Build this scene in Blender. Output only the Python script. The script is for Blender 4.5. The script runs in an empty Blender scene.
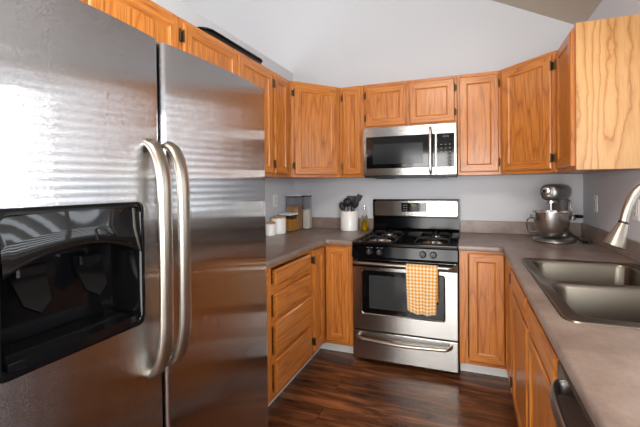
import bpy, bmesh, math, random
from mathutils import Vector, Matrix
random.seed(7)
S = bpy.context.scene
COL = S.collection
PI = math.pi

# ------------------------------------------------------------------ camera, world, lights, exposure
def look(yaw, pitch, roll):
    fw = Vector((-math.sin(yaw)*math.cos(pitch), math.cos(yaw)*math.cos(pitch), -math.sin(pitch)))
    rt = Vector((math.cos(yaw), math.sin(yaw), 0)); up = rt.cross(fw)
    c, s = math.cos(roll), math.sin(roll)
    r2 = rt*c + up*s; u2 = up*c - rt*s
    return Matrix(((r2.x, u2.x, -fw.x), (r2.y, u2.y, -fw.y), (r2.z, u2.z, -fw.z)))
cd = bpy.data.cameras.new('camera'); cam = bpy.data.objects.new('camera', cd); COL.objects.link(cam)
cam.matrix_world = Matrix.Translation((.8275, -3.0444, 1.3353)) @ look(.3206, .0113, -.0101).to_4x4()
cd.sensor_fit = 'HORIZONTAL'; cd.sensor_width = 36; cd.lens = 335.62/640*36
cd.shift_x = (320-355.97)/640; cd.shift_y = (189.28-213.5)/640
cd.clip_start = .02
S.camera = cam
S.view_settings.view_transform = 'Standard'; S.view_settings.look = 'None'
S.view_settings.exposure = 0.0; S.view_settings.gamma = 1.0; S.view_settings.use_curve_mapping = False
W = bpy.data.worlds.new('sky'); S.world = W; W.use_nodes = True
bg = W.node_tree.nodes['Background']; bg.inputs[0].default_value = (.80, .88, 1, 1); bg.inputs[1].default_value = 1.8
def area(name, loc, direction, sx, sy, power, color=(1, 1, 1)):
    l = bpy.data.lights.new(name, 'AREA'); l.shape = 'RECTANGLE'; l.size = sx; l.size_y = sy
    l.energy = power; l.color = color
    o = bpy.data.objects.new(name, l); COL.objects.link(o); o.location = loc
    o.rotation_euler = Vector(direction).to_track_quat('-Z', 'Y').to_euler(); return o
# daylight through the sink window, the patio door behind the camera and the high windows of the next room
area('window_daylight', (1.98, -1.72, 1.62), (-1, 0, -.05), 1.25, 1.0, 13, (.93, .97, 1))
area('side_fill_light', (1.95, -3.58, 1.5), (-1, .38, -.10), 1.0, .9, 105, (.95, .98, 1))  # added fill to brighten the left wall and counter, no window known here
area('patio_daylight', (.45, -6.25, 1.15), (0, 1, .0), 2.3, 2.1, 175, (1, .97, .93))
area('rear_fill_light', (-2.4, -6.2, 1.45), (.25, 1, 0), 1.6, 1.5, 80, (1, .97, .93))  # added fill from the rear left, takes over some of the patio power
area('next_room_daylight', (-3.85, -2.4, 2.7), (1, .25, -.05), 2.6, 1.8, 24, (1, .98, .95))
# added overhead fill behind the camera, not a known ceiling lamp
area('overhead_fill_light', (.55, -3.3, 2.85), (0, .05, -1), .9, .9, 44, (1, .93, .84))

# ------------------------------------------------------------------ helpers
def lin(c):
    c = c/255
    return c/12.92 if c <= .04045 else ((c+.055)/1.055)**2.4
def rgb(r, g, b): return (lin(r), lin(g), lin(b), 1)
def newmat(name):
    m = bpy.data.materials.new(name); m.use_nodes = True
    nt = m.node_tree; return m, nt, nt.nodes['Principled BSDF']
def mat(name, col, rough=.5, metal=0, coat=0, trans=0, ior=1.45, bump=0, bscale=200, spec=.5, emit=None, es=0, aniso=0, arot=0):
    m, nt, b = newmat(name)
    b.inputs['Base Color'].default_value = col; b.inputs['Roughness'].default_value = rough
    b.inputs['Metallic'].default_value = metal; b.inputs['Coat Weight'].default_value = coat
    b.inputs['Transmission Weight'].default_value = trans; b.inputs['IOR'].default_value = ior
    b.inputs['Specular IOR Level'].default_value = spec
    if emit: b.inputs['Emission Color'].default_value = emit; b.inputs['Emission Strength'].default_value = es
    if aniso:
        b.inputs['Anisotropic'].default_value = aniso; b.inputs['Anisotropic Rotation'].default_value = arot
        t = nt.nodes.new('ShaderNodeTangent'); t.direction_type = 'RADIAL'; t.axis = 'Z'
        nt.links.new(t.outputs[0], b.inputs['Tangent'])
    if bump:
        tc = nt.nodes.new('ShaderNodeTexCoord'); n = nt.nodes.new('ShaderNodeTexNoise'); bp = nt.nodes.new('ShaderNodeBump')
        n.inputs['Scale'].default_value = bscale; bp.inputs['Strength'].default_value = bump; bp.inputs['Distance'].default_value = .002
        nt.links.new(tc.outputs['Object'], n.inputs['Vector']); nt.links.new(n.outputs[0], bp.inputs['Height']); nt.links.new(bp.outputs[0], b.inputs['Normal'])
    return m
def brush_normals(m, axis, k, freq, along):
    """fine brush lines: normals scatter along one local axis"""
    nt = m.node_tree; b = nt.nodes['Principled BSDF']; L = nt.links.new
    tc = nt.nodes.new('ShaderNodeTexCoord'); mp = nt.nodes.new('ShaderNodeMapping')
    sc = [along]*3; sc[axis] = freq; mp.inputs['Scale'].default_value = sc
    n = nt.nodes.new('ShaderNodeTexNoise'); n.inputs['Scale'].default_value = 1; n.inputs['Detail'].default_value = 0
    L(tc.outputs['Object'], mp.inputs['Vector']); L(mp.outputs[0], n.inputs['Vector'])
    su = nt.nodes.new('ShaderNodeMath'); su.operation = 'SUBTRACT'; su.inputs[1].default_value = .5; L(n.outputs[0], su.inputs[0])
    mu = nt.nodes.new('ShaderNodeMath'); mu.operation = 'MULTIPLY'; mu.inputs[1].default_value = k; L(su.outputs[0], mu.inputs[0])
    v = nt.nodes.new('ShaderNodeVectorMath'); v.operation = 'SCALE'; d = [0, 0, 0]; d[axis] = 1; v.inputs[0].default_value = d; L(mu.outputs[0], v.inputs['Scale'])
    g = nt.nodes.new('ShaderNodeNewGeometry'); a = nt.nodes.new('ShaderNodeVectorMath'); L(g.outputs['Normal'], a.inputs[0]); L(v.outputs[0], a.inputs[1])
    no = nt.nodes.new('ShaderNodeVectorMath'); no.operation = 'NORMALIZE'; L(a.outputs[0], no.inputs[0]); L(no.outputs[0], b.inputs['Normal'])
def ramp(nt, stops):
    r = nt.nodes.new('ShaderNodeValToRGB'); e = r.color_ramp.elements
    e[0].position, e[0].color = stops[0]; e[1].position, e[1].color = stops[-1]
    for p, c in stops[1:-1]:
        x = e.new(p); x.color = c
    return r
def mapping(nt, scale, src='Object', rand=True, rot=(0, 0, 0)):
    tc = nt.nodes.new('ShaderNodeTexCoord'); mp = nt.nodes.new('ShaderNodeMapping')
    mp.inputs['Scale'].default_value = scale; mp.inputs['Rotation'].default_value = rot
    v = tc.outputs[src]
    if rand:
        oi = nt.nodes.new('ShaderNodeObjectInfo'); ml = nt.nodes.new('ShaderNodeVectorMath'); ml.operation = 'SCALE'
        ml.inputs[0].default_value = (7.3, 3.1, 5.7); nt.links.new(oi.outputs['Random'], ml.inputs['Scale'])
        ad = nt.nodes.new('ShaderNodeVectorMath'); nt.links.new(v, ad.inputs[0]); nt.links.new(ml.outputs[0], ad.inputs[1]); v = ad.outputs[0]
    nt.links.new(v, mp.inputs['Vector']); return mp
def oak(name, axis, c0, c1, c2, rings=12, rough=.36, coat=.3, base=11.0, along=.045, contrast=1.0, zig=0):
    """plain-sawn oak: long growth-ring figure plus short dark pores, grain along one local axis"""
    m, nt, b = newmat(name); L = nt.links.new
    def sc(a, k):
        v = [k, k, k]; v[axis] = k*a; return tuple(v)
    mp = mapping(nt, sc(along*2.2, base))
    n = nt.nodes.new('ShaderNodeTexNoise'); n.inputs['Scale'].default_value = .55; n.inputs['Detail'].default_value = 2.2; n.inputs['Roughness'].default_value = .4
    L(mp.outputs[0], n.inputs['Vector'])
    h = n.outputs[0]
    if zig:
        mz = mapping(nt, sc(.45, 22)); nz = nt.nodes.new('ShaderNodeTexNoise'); nz.inputs['Scale'].default_value = 1; L(mz.outputs[0], nz.inputs['Vector'])
        mm = nt.nodes.new('ShaderNodeMath'); mm.operation = 'MULTIPLY_ADD'; mm.inputs[1].default_value = zig; L(nz.outputs[0], mm.inputs[0]); L(h, mm.inputs[2]); h = mm.outputs[0]
    mu = nt.nodes.new('ShaderNodeMath'); mu.operation = 'MULTIPLY'; mu.inputs[1].default_value = rings; L(h, mu.inputs[0])
    fr = nt.nodes.new('ShaderNodeMath'); fr.operation = 'FRACT'; L(mu.outputs[0], fr.inputs[0])
    r1 = ramp(nt, [(0, c1), (.18, c0), (.55, c0), (.85, c1), (.96, c2), (1, c1)])
    L(fr.outputs[0], r1.inputs[0])
    mp2 = mapping(nt, sc(.028, 260))
    n2 = nt.nodes.new('ShaderNodeTexNoise'); n2.inputs['Scale'].default_value = 1; n2.inputs['Detail'].default_value = 1
    L(mp2.outputs[0], n2.inputs['Vector'])
    r2 = ramp(nt, [(.36, (.62, .55, .47, 1)), (.5, (1, 1, 1, 1))]); L(n2.outputs[0], r2.inputs[0])
    mx = nt.nodes.new('ShaderNodeMixRGB'); mx.blend_type = 'MULTIPLY'; mx.inputs[0].default_value = .8*contrast
    L(r1.outputs[0], mx.inputs[1]); L(r2.outputs[0], mx.inputs[2])
    L(mx.outputs[0], b.inputs['Base Color'])
    b.inputs['Roughness'].default_value = rough; b.inputs['Coat Weight'].default_value = coat; b.inputs['Coat Roughness'].default_value = .18
    bp = nt.nodes.new('ShaderNodeBump'); bp.inputs['Strength'].default_value = .12; bp.inputs['Distance'].default_value = .001
    L(n2.outputs[0], bp.inputs['Height']); L(bp.outputs[0], b.inputs['Normal'])
    return m
OC = (rgb(199, 125, 55), rgb(188, 113, 46), rgb(166, 95, 38))
OAKV = oak('oak vertical grain', 2, *OC); OAKH = oak('oak horizontal grain', 0, *OC)
OAKD = oak('oak depth grain', 1, *OC)
PLY = oak('oak plywood end panel', 2, rgb(196, 148, 94), rgb(184, 132, 76), rgb(160, 106, 54), rings=15, base=6.0, along=.085, contrast=.4, rough=.42, coat=.15, zig=.05)
OAKIN = mat('cabinet interior board', rgb(190, 150, 100), .6)
BRONZE = mat('dark bronze hinge', rgb(84, 66, 44), .4, .7)
PAINT = mat('pale grey wall paint', rgb(205, 207, 212), .75, bump=.12, bscale=180)
CEILM = mat('warm ceiling paint', rgb(190, 181, 166), .85, bump=.25, bscale=120)
WHITE = mat('white painted trim', rgb(225, 225, 222), .45)
TOEK = mat('pale toe kick board', rgb(222, 222, 220), .5)
PLASTIC = mat('white plastic', rgb(232, 232, 230), .35)
BLACK = mat('black plastic', rgb(16, 16, 17), .38)
BGLOSS = mat('black enamel', rgb(7, 7, 8), .13, spec=.3)
BROW = mat('black mirror plastic', rgb(8, 8, 9), .03, spec=.7)
BGLASS = mat('black glass', rgb(10, 11, 12), .06, spec=.6)
IRON = mat('cast iron', rgb(24, 24, 25), .55, .2)
GASKET = mat('dark rubber', rgb(12, 12, 12), .7)
GREYB = mat('grey painted steel', rgb(70, 70, 72), .45, .3)
STEELV = mat('brushed steel upright grain', (.47, .47, .48, 1), .10, 1, aniso=1.0, arot=0)
brush_normals(STEELV, 1, 1.35, 5000, 500)
STEELH = mat('brushed steel', (.47, .46, .44, 1), .24, 1, aniso=.8, arot=.25)
STEELP = mat('satin steel', (.60, .59, .57, 1), .25, 1)
STEELW = mat('warm satin steel bar', (.38, .34, .29, 1), .30, 1)
SINKM = mat('brushed sink steel', (.18, .155, .125, 1), .3, 1, bump=.05, bscale=500)
DWH = mat('dark satin handle', (.30, .29, .28, 1), .32, 1)
DWM = mat('dark stainless', (.13, .125, .12, 1), .3, .9)
PEWTER = mat('pewter enamel', (.20, .19, .18, 1), .28, .75, coat=.4)
CERAM = mat('white ceramic', rgb(236, 236, 234), .25, coat=.3)
BAMBOO = oak('bamboo lid', 0, rgb(205, 165, 115), rgb(190, 145, 95), rgb(165, 120, 75), base=14)
CLEAR = mat('clear plastic', (.96, .97, .98, 1), .06, trans=1, ior=1.12)
GLASSM = mat('clear glass', (.97, .99, .97, 1), .03, trans=1, ior=1.2)
OIL = mat('olive oil', rgb(196, 160, 10), .1, trans=.55, ior=1.2)
LIDG = mat('grey white lid', rgb(205, 208, 214), .35)
UTEN = mat('charcoal silicone', rgb(42, 43, 46), .5)
GREEN = mat('lit green digits', rgb(60, 90, 30), .4, emit=rgb(150, 190, 60), es=.7)
PALE = mat('pale print', rgb(140, 142, 142), .5)
CHROME = mat('chrome', (.8, .8, .8, 1), .08, 1)
def grains(name, a, b_, scale):
    m, nt, b = newmat(name); mp = mapping(nt, (1, 1, 1), rand=False)
    v = nt.nodes.new('ShaderNodeTexVoronoi'); v.inputs['Scale'].default_value = scale; nt.links.new(mp.outputs[0], v.inputs['Vector'])
    r = ramp(nt, [(.0, a), (1, b_)]); nt.links.new(v.outputs['Color'], r.inputs[0]); nt.links.new(r.outputs[0], b.inputs['Base Color'])
    b.inputs['Roughness'].default_value = .7; return m
AMBER = grains('amber dry pasta', rgb(150, 96, 22), rgb(206, 150, 52), 120)
BROWNF = grains('tan oats', rgb(170, 126, 84), rgb(196, 154, 110), 160)
CREAMF = grains('white rice', rgb(216, 208, 196), rgb(236, 230, 220), 220)
def laminate():
    m, nt, b = newmat('taupe stone laminate'); L = nt.links.new
    mp = mapping(nt, (1, 1, 1), rand=False)
    n = nt.nodes.new('ShaderNodeTexNoise'); n.inputs['Scale'].default_value = 9; n.inputs['Detail'].default_value = 8; n.inputs['Roughness'].default_value = .62
    L(mp.outputs[0], n.inputs['Vector'])
    r = ramp(nt, [(.3, rgb(116, 101, 94)), (.5, rgb(136, 120, 112)), (.72, rgb(154, 138, 129))]); L(n.outputs[0], r.inputs[0])
    n2 = nt.nodes.new('ShaderNodeTexNoise'); n2.inputs['Scale'].default_value = 180; L(mp.outputs[0], n2.inputs['Vector'])
    r2 = ramp(nt, [(.3, (.8, .78, .76, 1)), (.6, (1, 1, 1, 1))]); L(n2.outputs[0], r2.inputs[0])
    mx = nt.nodes.new('ShaderNodeMixRGB'); mx.blend_type = 'MULTIPLY'; mx.inputs[0].default_value = .6
    L(r.outputs[0], mx.inputs[1]); L(r2.outputs[0], mx.inputs[2]); L(mx.outputs[0], b.inputs['Base Color'])
    b.inputs['Roughness'].default_value = .33; return m
LAM = laminate()
def floor_mat():
    m, nt, b = newmat('dark walnut plank floor'); L = nt.links.new
    mp = mapping(nt, (1, 1, 1), rand=False)
    br = nt.nodes.new('ShaderNodeTexBrick'); br.offset = .37
    br.inputs['Color1'].default_value = (.55, .55, .55, 1); br.inputs['Color2'].default_value = (1, 1, 1, 1); br.inputs['Mortar'].default_value = (.12, .1, .1, 1)
    br.inputs['Scale'].default_value = 1; br.inputs['Mortar Size'].default_value = .0018; br.inputs['Brick Width'].default_value = 1.22; br.inputs['Row Height'].default_value = .15
    L(mp.outputs[0], br.inputs['Vector'])
    mp2 = mapping(nt, (1.3, 9, 1), rand=False)
    ad = nt.nodes.new('ShaderNodeVectorMath'); sc = nt.nodes.new('ShaderNodeVectorMath'); sc.operation = 'SCALE'; sc.inputs['Scale'].default_value = 9
    L(br.outputs['Color'], sc.inputs[0]); L(mp2.outputs[0], ad.inputs[0]); L(sc.outputs[0], ad.inputs[1])
    n = nt.nodes.new('ShaderNodeTexNoise'); n.inputs['Scale'].default_value = 2.2; n.inputs['Detail'].default_value = 7; n.inputs['Roughness'].default_value = .6; n.inputs['Distortion'].default_value = .8
    L(ad.outputs[0], n.inputs['Vector'])
    r = ramp(nt, [(.3, rgb(50, 29, 19)), (.5, rgb(102, 63, 40)), (.68, rgb(152, 97, 60)), (.8, rgb(176, 118, 76))]); L(n.outputs[0], r.inputs[0])
    mx = nt.nodes.new('ShaderNodeMixRGB'); mx.blend_type = 'MULTIPLY'; mx.inputs[0].default_value = .75
    L(r.outputs[0], mx.inputs[1]); L(br.outputs['Color'], mx.inputs[2]); L(mx.outputs[0], b.inputs['Base Color'])
    b.inputs['Roughness'].default_value = .26; b.inputs['Coat Weight'].default_value = .15; b.inputs['Coat Roughness'].default_value = .2
    bp = nt.nodes.new('ShaderNodeBump'); bp.inputs['Strength'].default_value = .12; bp.inputs['Distance'].default_value = .002
    L(n.outputs[0], bp.inputs['Height']); L(bp.outputs[0], b.inputs['Normal']); return m
FLOORM = floor_mat()
def gingham():
    m, nt, b = newmat('orange gingham cotton'); L = nt.links.new
    uv = nt.nodes.new('ShaderNodeUVMap'); sp = nt.nodes.new('ShaderNodeSeparateXYZ'); L(uv.outputs[0], sp.inputs[0])
    outs = []
    for i in (0, 1):
        mu = nt.nodes.new('ShaderNodeMath'); mu.operation = 'MULTIPLY'; mu.inputs[1].default_value = 1/.0235; L(sp.outputs[i], mu.inputs[0])
        f = nt.nodes.new('ShaderNodeMath'); f.operation = 'FRACT'; L(mu.outputs[0], f.inputs[0])
        g = nt.nodes.new('ShaderNodeMath'); g.operation = 'GREATER_THAN'; g.inputs[1].default_value = .5; L(f.outputs[0], g.inputs[0]); outs.append(g.outputs[0])
    a = nt.nodes.new('ShaderNodeMath'); a.operation = 'ADD'; L(outs[0], a.inputs[0]); L(outs[1], a.inputs[1])
    h = nt.nodes.new('ShaderNodeMath'); h.operation = 'MULTIPLY'; h.inputs[1].default_value = .5; L(a.outputs[0], h.inputs[0])
    r = ramp(nt, [(0, rgb(226, 216, 202)), (.5, rgb(218, 172, 104)), (1, rgb(204, 136, 46))]); L(h.outputs[0], r.inputs[0])
    L(r.outputs[0], b.inputs['Base Color']); b.inputs['Roughness'].default_value = .9
    b.inputs['Sheen Weight'].default_value = .2; return m
GING = gingham()

def link(name, bm, mats, parent=None, smooth=None):
    me = bpy.data.meshes.new(name)
    bmesh.ops.recalc_face_normals(bm, faces=bm.faces)
    bm.to_mesh(me); bm.free()
    for m in (mats if isinstance(mats, (list, tuple)) else [mats]): me.materials.append(m)
    if smooth is not None:
        for p in me.polygons: p.use_smooth = True
        try: me.set_sharp_from_angle(angle=math.radians(smooth))
        except Exception: pass
    o = bpy.data.objects.new(name, me); COL.objects.link(o)
    if parent: o.parent = parent
    return o
def tag(o, label, cat, group=None):
    o['label'] = label; o['category'] = cat
    if group: o['group'] = group
    return o
def thing(name, label, cat, loc=(0, 0, 0), rz=0, group=None):
    o = bpy.data.objects.new(name, None); o.empty_display_size = .1; COL.objects.link(o)
    o.location = loc; o.rotation_euler = (0, 0, rz); return tag(o, label, cat, group)
def structure(o): o['kind'] = 'structure'; return o
def B(): return bmesh.new()
def box(bm, x0, x1, y0, y1, z0, z1, mi=0, bev=0, seg=2, M=None):
    t = bmesh.new()
    vs = [t.verts.new((x, y, z)) for z in (z0, z1) for y in (y0, y1) for x in (x0, x1)]
    for f in ((0, 2, 3, 1), (4, 5, 7, 6), (0, 1, 5, 4), (2, 6, 7, 3), (0, 4, 6, 2), (1, 3, 7, 5)): t.faces.new([vs[i] for i in f])
    if bev: bmesh.ops.bevel(t, geom=list(t.edges), offset=bev, segments=seg, affect='EDGES', profile=.5)
    merge(bm, t, mi, M)
def merge(bm, t, mi=None, M=None):
    mp = {}
    for v in t.verts: mp[v] = bm.verts.new(M @ v.co if M else v.co)
    for f in t.faces:
        try: g = bm.faces.new([mp[v] for v in f.verts])
        except ValueError: continue
        g.material_index = f.material_index if mi is None else mi; g.smooth = f.smooth
    t.free()
def prism(bm, pts, z0, z1, mi=0, bev=0, M=None, seg=2):
    t = bmesh.new()
    a = [t.verts.new((p[0], p[1], z0)) for p in pts]; b = [t.verts.new((p[0], p[1], z1)) for p in pts]
    n = len(pts); t.faces.new(a[::-1]); t.faces.new(b)
    for i in range(n): t.faces.new((a[i], a[(i+1) % n], b[(i+1) % n], b[i]))
    if bev:
        es = [e for e in t.edges if abs(e.verts[0].co.z-e.verts[1].co.z) < 1e-6]
        bmesh.ops.bevel(t, geom=es, offset=bev, segments=seg, affect='EDGES', profile=.5)
    merge(bm, t, mi, M)
def lathe(bm, prof, n=32, mi=0, M=None, closed=False):
    """prof: (r, z) pairs; the ends are capped when their r is above 0"""
    t = bmesh.new(); rings = []
    for r, z in prof:
        if r < 1e-6: rings.append([t.verts.new((0, 0, z))])
        else: rings.append([t.verts.new((r*math.cos(2*PI*i/n), r*math.sin(2*PI*i/n), z)) for i in range(n)])
    for a, b in zip(rings, rings[1:]):
        for i in range(n):
            j = (i+1) % n
            if len(a) == 1 and len(b) == 1: continue
            if len(a) == 1: t.faces.new((a[0], b[i], b[j]))
            elif len(b) == 1: t.faces.new((a[i], a[j], b[0]))
            else: t.faces.new((a[i], a[j], b[j], b[i]))
    if len(rings[0]) > 1 and not closed: t.faces.new(rings[0][::-1])
    if len(rings[-1]) > 1 and not closed: t.faces.new(rings[-1])
    merge(bm, t, mi, M)
def smooth_path(pts, n=8):
    P = [Vector(p) for p in pts]; out = []
    for i in range(len(P)-1):
        p0 = P[max(i-1, 0)]; p1 = P[i]; p2 = P[i+1]; p3 = P[min(i+2, len(P)-1)]
        for k in range(n):
            t = k/n
            out.append(.5*((2*p1)+(p2-p0)*t+(2*p0-5*p1+4*p2-p3)*t*t+(3*p1-p0-3*p2+p3)*t**3))
    out.append(P[-1]); return out
def tube(bm, pts, r, n=12, mi=0, flat=1.0, side=None, M=None, cap=True):
    """sweep an ellipse along pts; r number or list; side: direction of the r axis, flat scales the other axis"""
    P = [Vector(p) for p in pts]; N = len(P); R = r if isinstance(r, (list, tuple)) else [r]*N
    t = bmesh.new(); rings = []; prev = None
    for i in range(N):
        d = (P[min(i+1, N-1)]-P[max(i-1, 0)]).normalized()
        if side is not None: a = Vector(side)
        elif prev is not None: a = prev
        else: a = Vector((0, 0, 1)) if abs(d.z) < .9 else Vector((1, 0, 0))
        a = (a-d*a.dot(d)).normalized(); prev = a; b = d.cross(a)
        rings.append([t.verts.new(P[i]+a*(R[i]*math.cos(2*PI*k/n))+b*(R[i]*flat*math.sin(2*PI*k/n))) for k in range(n)])
    for a, b in zip(rings, rings[1:]):
        for k in range(n): t.faces.new((a[k], a[(k+1) % n], b[(k+1) % n], b[k]))
    if cap: t.faces.new(rings[0][::-1]); t.faces.new(rings[-1])
    merge(bm, t, mi, M)
def rrect(x0, x1, y0, y1, r, n=6):
    out = []
    for cx, cy, a0 in ((x1-r, y1-r, 0), (x0+r, y1-r, 90), (x0+r, y0+r, 180), (x1-r, y0+r, 270)):
        for k in range(n+1):
            a = math.radians(a0+90*k/n); out.append((cx+r*math.cos(a), cy+r*math.sin(a)))
    return out
def loops(bm, ls, mi=0, cap0=False, cap1=False, M=None):
    t = bmesh.new(); R = [[t.verts.new(p) for p in l] for l in ls]; n = len(R[0])
    for a, b in zip(R, R[1:]):
        for i in range(n): t.faces.new((a[i], a[(i+1) % n], b[(i+1) % n], b[i]))
    if cap0: t.faces.new(R[0][::-1])
    if cap1: t.faces.new(R[-1])
    merge(bm, t, mi, M)
def text_obj(name, s, size, m, parent, M, depth=.0006):
    c = bpy.data.curves.new(name, 'FONT'); c.body = s; c.size = size; c.extrude = depth; c.align_x = 'CENTER'; c.align_y = 'CENTER'
    t = bpy.data.objects.new(name, c); COL.objects.link(t)
    dg = bpy.context.evaluated_depsgraph_get(); me = bpy.data.meshes.new_from_object(t.evaluated_get(dg))
    bpy.data.objects.remove(t); me.transform(M); me.materials.clear(); me.materials.append(m)
    o = bpy.data.objects.new(name, me); COL.objects.link(o); o.parent = parent; return o
FACE = Matrix.Rotation(PI/2, 4, 'X')       # text lying in XY -> standing, facing -y

# ------------------------------------------------------------------ measured layout (metres; back wall y = 0)
XL, XR = -.839, 1.684
ZU, ZT = 1.4075, 2.183
ZC, ZB = .921, .883

# ------------------------------------------------------------------ shell
def slab(name, m, *bx, bev=0):
    bm = B()
    for b in bx: box(bm, *b, bev=bev)
    return structure(link(name, bm, m))
def ceil_z(x): return 2.546+.5*(XR-x)
slab('floor', FLOORM, (-4.1, XR+.12, -6.1, .1, -.06, 0))
slab('wall_back', PAINT, (-4.1, XR+.12, 0, .12, 0, 5.6))
WY0, WY1, WZ0, WZ1 = -2.36, -1.08, 1.06, 2.06
slab('wall_right', PAINT, (XR, XR+.12, -6.1, -4.10, 0, 2.56), (XR, XR+.12, -4.10, -3.02, 0, .95), (XR, XR+.12, -4.10, -3.02, 2.15, 2.56), (XR, XR+.12, -3.02, WY0, 0, 2.56), (XR, XR+.12, WY1, 0, 0, 2.56), (XR, XR+.12, WY0, WY1, 0, WZ0), (XR, XR+.12, WY0, WY1, WZ1, 2.56))
slab('wall_left', PAINT, (XL-.12, XL, -2.86, 0, 0, 2.475))
slab('wall_far', PAINT, (-4.1, -4.0, -6.1, 0, 0, 5.5))
slab('wall_rear', PAINT, (-4.1, -3.25, -6.1, -6.0, 0, 5.5), (-3.25, -1.55, -6.1, -6.0, 0, .65), (-3.25, -1.55, -6.1, -6.0, 2.25, 5.5), (-1.55, -.75, -6.1, -6.0, 0, 5.5), (1.62, XR+.12, -6.1, -6.0, 0, 5.5), (-.75, 1.62, -6.1, -6.0, 2.2, 5.5))
bm = B()
for y0, y1 in ((-6.1, .12),):
    vs = []
    for z in (0, .08):
        for x in (-4.1, XR+.12):
            for y in (y0, y1): vs.append(bm.verts.new((x, y, ceil_z(x)+z)))
    for f in ((0, 1, 3, 2), (4, 6, 7, 5), (0, 4, 5, 1), (2, 3, 7, 6), (0, 2, 6, 4), (1, 5, 7, 3)): bm.faces.new([vs[i] for i in f])
structure(link('ceiling', bm, CEILM))
# small raised stub on top of the partial wall
slab('trim_1', PAINT, (XL-.118, XL-.075, -1.30, -1.225, 2.475, 2.515))
# sink window: frame, mullion and blind slats
bm = B()
for b in ((XR+.02, XR+.09, WY0, WY0+.05, WZ0, WZ1), (XR+.02, XR+.09, WY1-.05, WY1, WZ0, WZ1), (XR+.02, XR+.09, WY0, WY1, WZ0, WZ0+.05),
          (XR+.02, XR+.09, WY0, WY1, WZ1-.05, WZ1), (XR+.03, XR+.08, -1.745, -1.695, WZ0, WZ1)): box(bm, *b)
structure(link('window_1', bm, WHITE))
bm = B()
k = 0; z = WZ0+.03
while z < WZ1-.06:
    t = Matrix.Translation((XR+.012, (WY0+WY1)/2, z)) @ Matrix.Rotation(math.radians(32), 4, 'Y')
    box(bm, -.025, .025, -.585, .585, -.0015, .0015, M=t); z += .05
box(bm, XR-.012, XR+.03, WY0+.05, WY1-.05, WZ1-.055, WZ1-.01)
o = link('window_blind', bm, PLASTIC); tag(o, 'white slatted blind hanging in the window over the sink', 'blind')
bm = B()
for b in ((XR+.02, XR+.09, -4.10, -4.04, .95, 2.15), (XR+.02, XR+.09, -3.08, -3.02, .95, 2.15), (XR+.02, XR+.09, -4.10, -3.02, .95, 1.01), (XR+.02, XR+.09, -4.10, -3.02, 2.09, 2.15), (XR+.03, XR+.08, -3.59, -3.53, .95, 2.15)): box(bm, *b)
structure(link('added_window_side', bm, WHITE))  # invented window, its opening lets the added side fill in
bm = B()
for b in ((-3.25, -3.19, -6.09, -6.02, .65, 2.25), (-1.61, -1.55, -6.09, -6.02, .65, 2.25), (-3.25, -1.55, -6.09, -6.02, .65, .71), (-3.25, -1.55, -6.09, -6.02, 2.19, 2.25), (-2.43, -2.37, -6.08, -6.03, .65, 2.25)): box(bm, *b)
structure(link('added_window_rear', bm, WHITE))  # invented window, put in as an opening for the added rear fill
# patio door behind the camera
bm = B()
for b in ((-.75, -.67, -6.09, -6.02, 0, 2.2), (1.54, 1.62, -6.09, -6.02, 0, 2.2), (.39, .48, -6.09, -6.02, 0, 2.2), (-.75, 1.62, -6.09, -6.02, 2.1, 2.2), (-.75, 1.62, -6.09, -6.02, 0, .08)): box(bm, *b)
structure(link('door_1', bm, WHITE))

# ------------------------------------------------------------------ cabinets (local frame: width along x, front towards -y)
def door_bm(w, h, t=.02, fw=.052, slope=.010, rec=.008, ch=.007):
    """mitred frame door, front at y=-t, centred on x, z from 0"""
    bm = B(); fw = min(fw, w*.30)
    def ring(i, y): return [bm.verts.new((-w/2+i, y, i)), bm.verts.new((w/2-i, y, i)), bm.verts.new((w/2-i, y, h-i)), bm.verts.new((-w/2+i, y, h-i))]
    R = [ring(0, 0), ring(0, -t+ch*.7), ring(ch, -t), ring(fw, -t), ring(fw+.002, -t+.003), ring(fw+slope, -t+rec), ]
    for a, b in zip(R, R[1:]):
        for i in range(4):
            f = bm.faces.new((a[i], a[(i+1) % 4], b[(i+1) % 4], b[i])); f.material_index = 1 if i in (0, 2) else 0
    bm.faces.new(R[-1]); bm.faces.new(R[0][::-1])
    return bm
def add_door(root, w, h, cx, z, yf, hinge=None, name='door', zh=None):
    o = link(name, door_bm(w, h), [OAKV, OAKH], root); o.location = (cx, yf, z)
    if hinge:
        s = 1 if hinge == 'R' else -1
        for hz in (zh or (.07, h-.07)):
            bm = B(); box(bm, s*(w/2+.002)-.004, s*(w/2+.002)+.004, -.022, 0, hz-.026, hz+.026, bev=.002)
            box(bm, s*(w/2+.010)-.008, s*(w/2+.010)+.008, -.0035, -.0005, hz-.022, hz+.022)
            tube(bm, [(s*(w/2+.002), -.022, hz-.03), (s*(w/2+.002), -.022, hz+.03)], .0042, 8)
            link('hinge', bm, BRONZE, o)
    return o
def add_drawer(root, w, h, cx, z, yf, name='drawer_front'):
    bm = B(); t = .026; ch = .010
    R = []
    for i, y in ((.004, 0), (.004, -.008), (0, -.010), (0, -t+.006), (ch, -t)):
        R.append([(-w/2+i, y, i), (w/2-i, y, i), (w/2-i, y, h-i), (-w/2+i, y, h-i)])
    loops(bm, R, cap0=True, cap1=True)
    o = link(name, bm, OAKH, root); o.location = (cx, yf, z); return o
def face_frame(root, x0, x1, z0, z1, y, stiles, rails, sw=.04):
    """stiles and rails of the front frame, one mesh; y is its front"""
    bm = B()
    for a, b in stiles: box(bm, a, b, y, y+.019, z0, z1, 0, bev=.0015, seg=1)
    xs = sorted(stiles)
    for a, b in rails:
        for (p, q), (r_, s_) in zip(xs, xs[1:]): box(bm, q, r_, y+.0005, y+.0185, a, b, 1)
    return link('face_frame', bm, [OAKV, OAKH], root)
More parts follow.
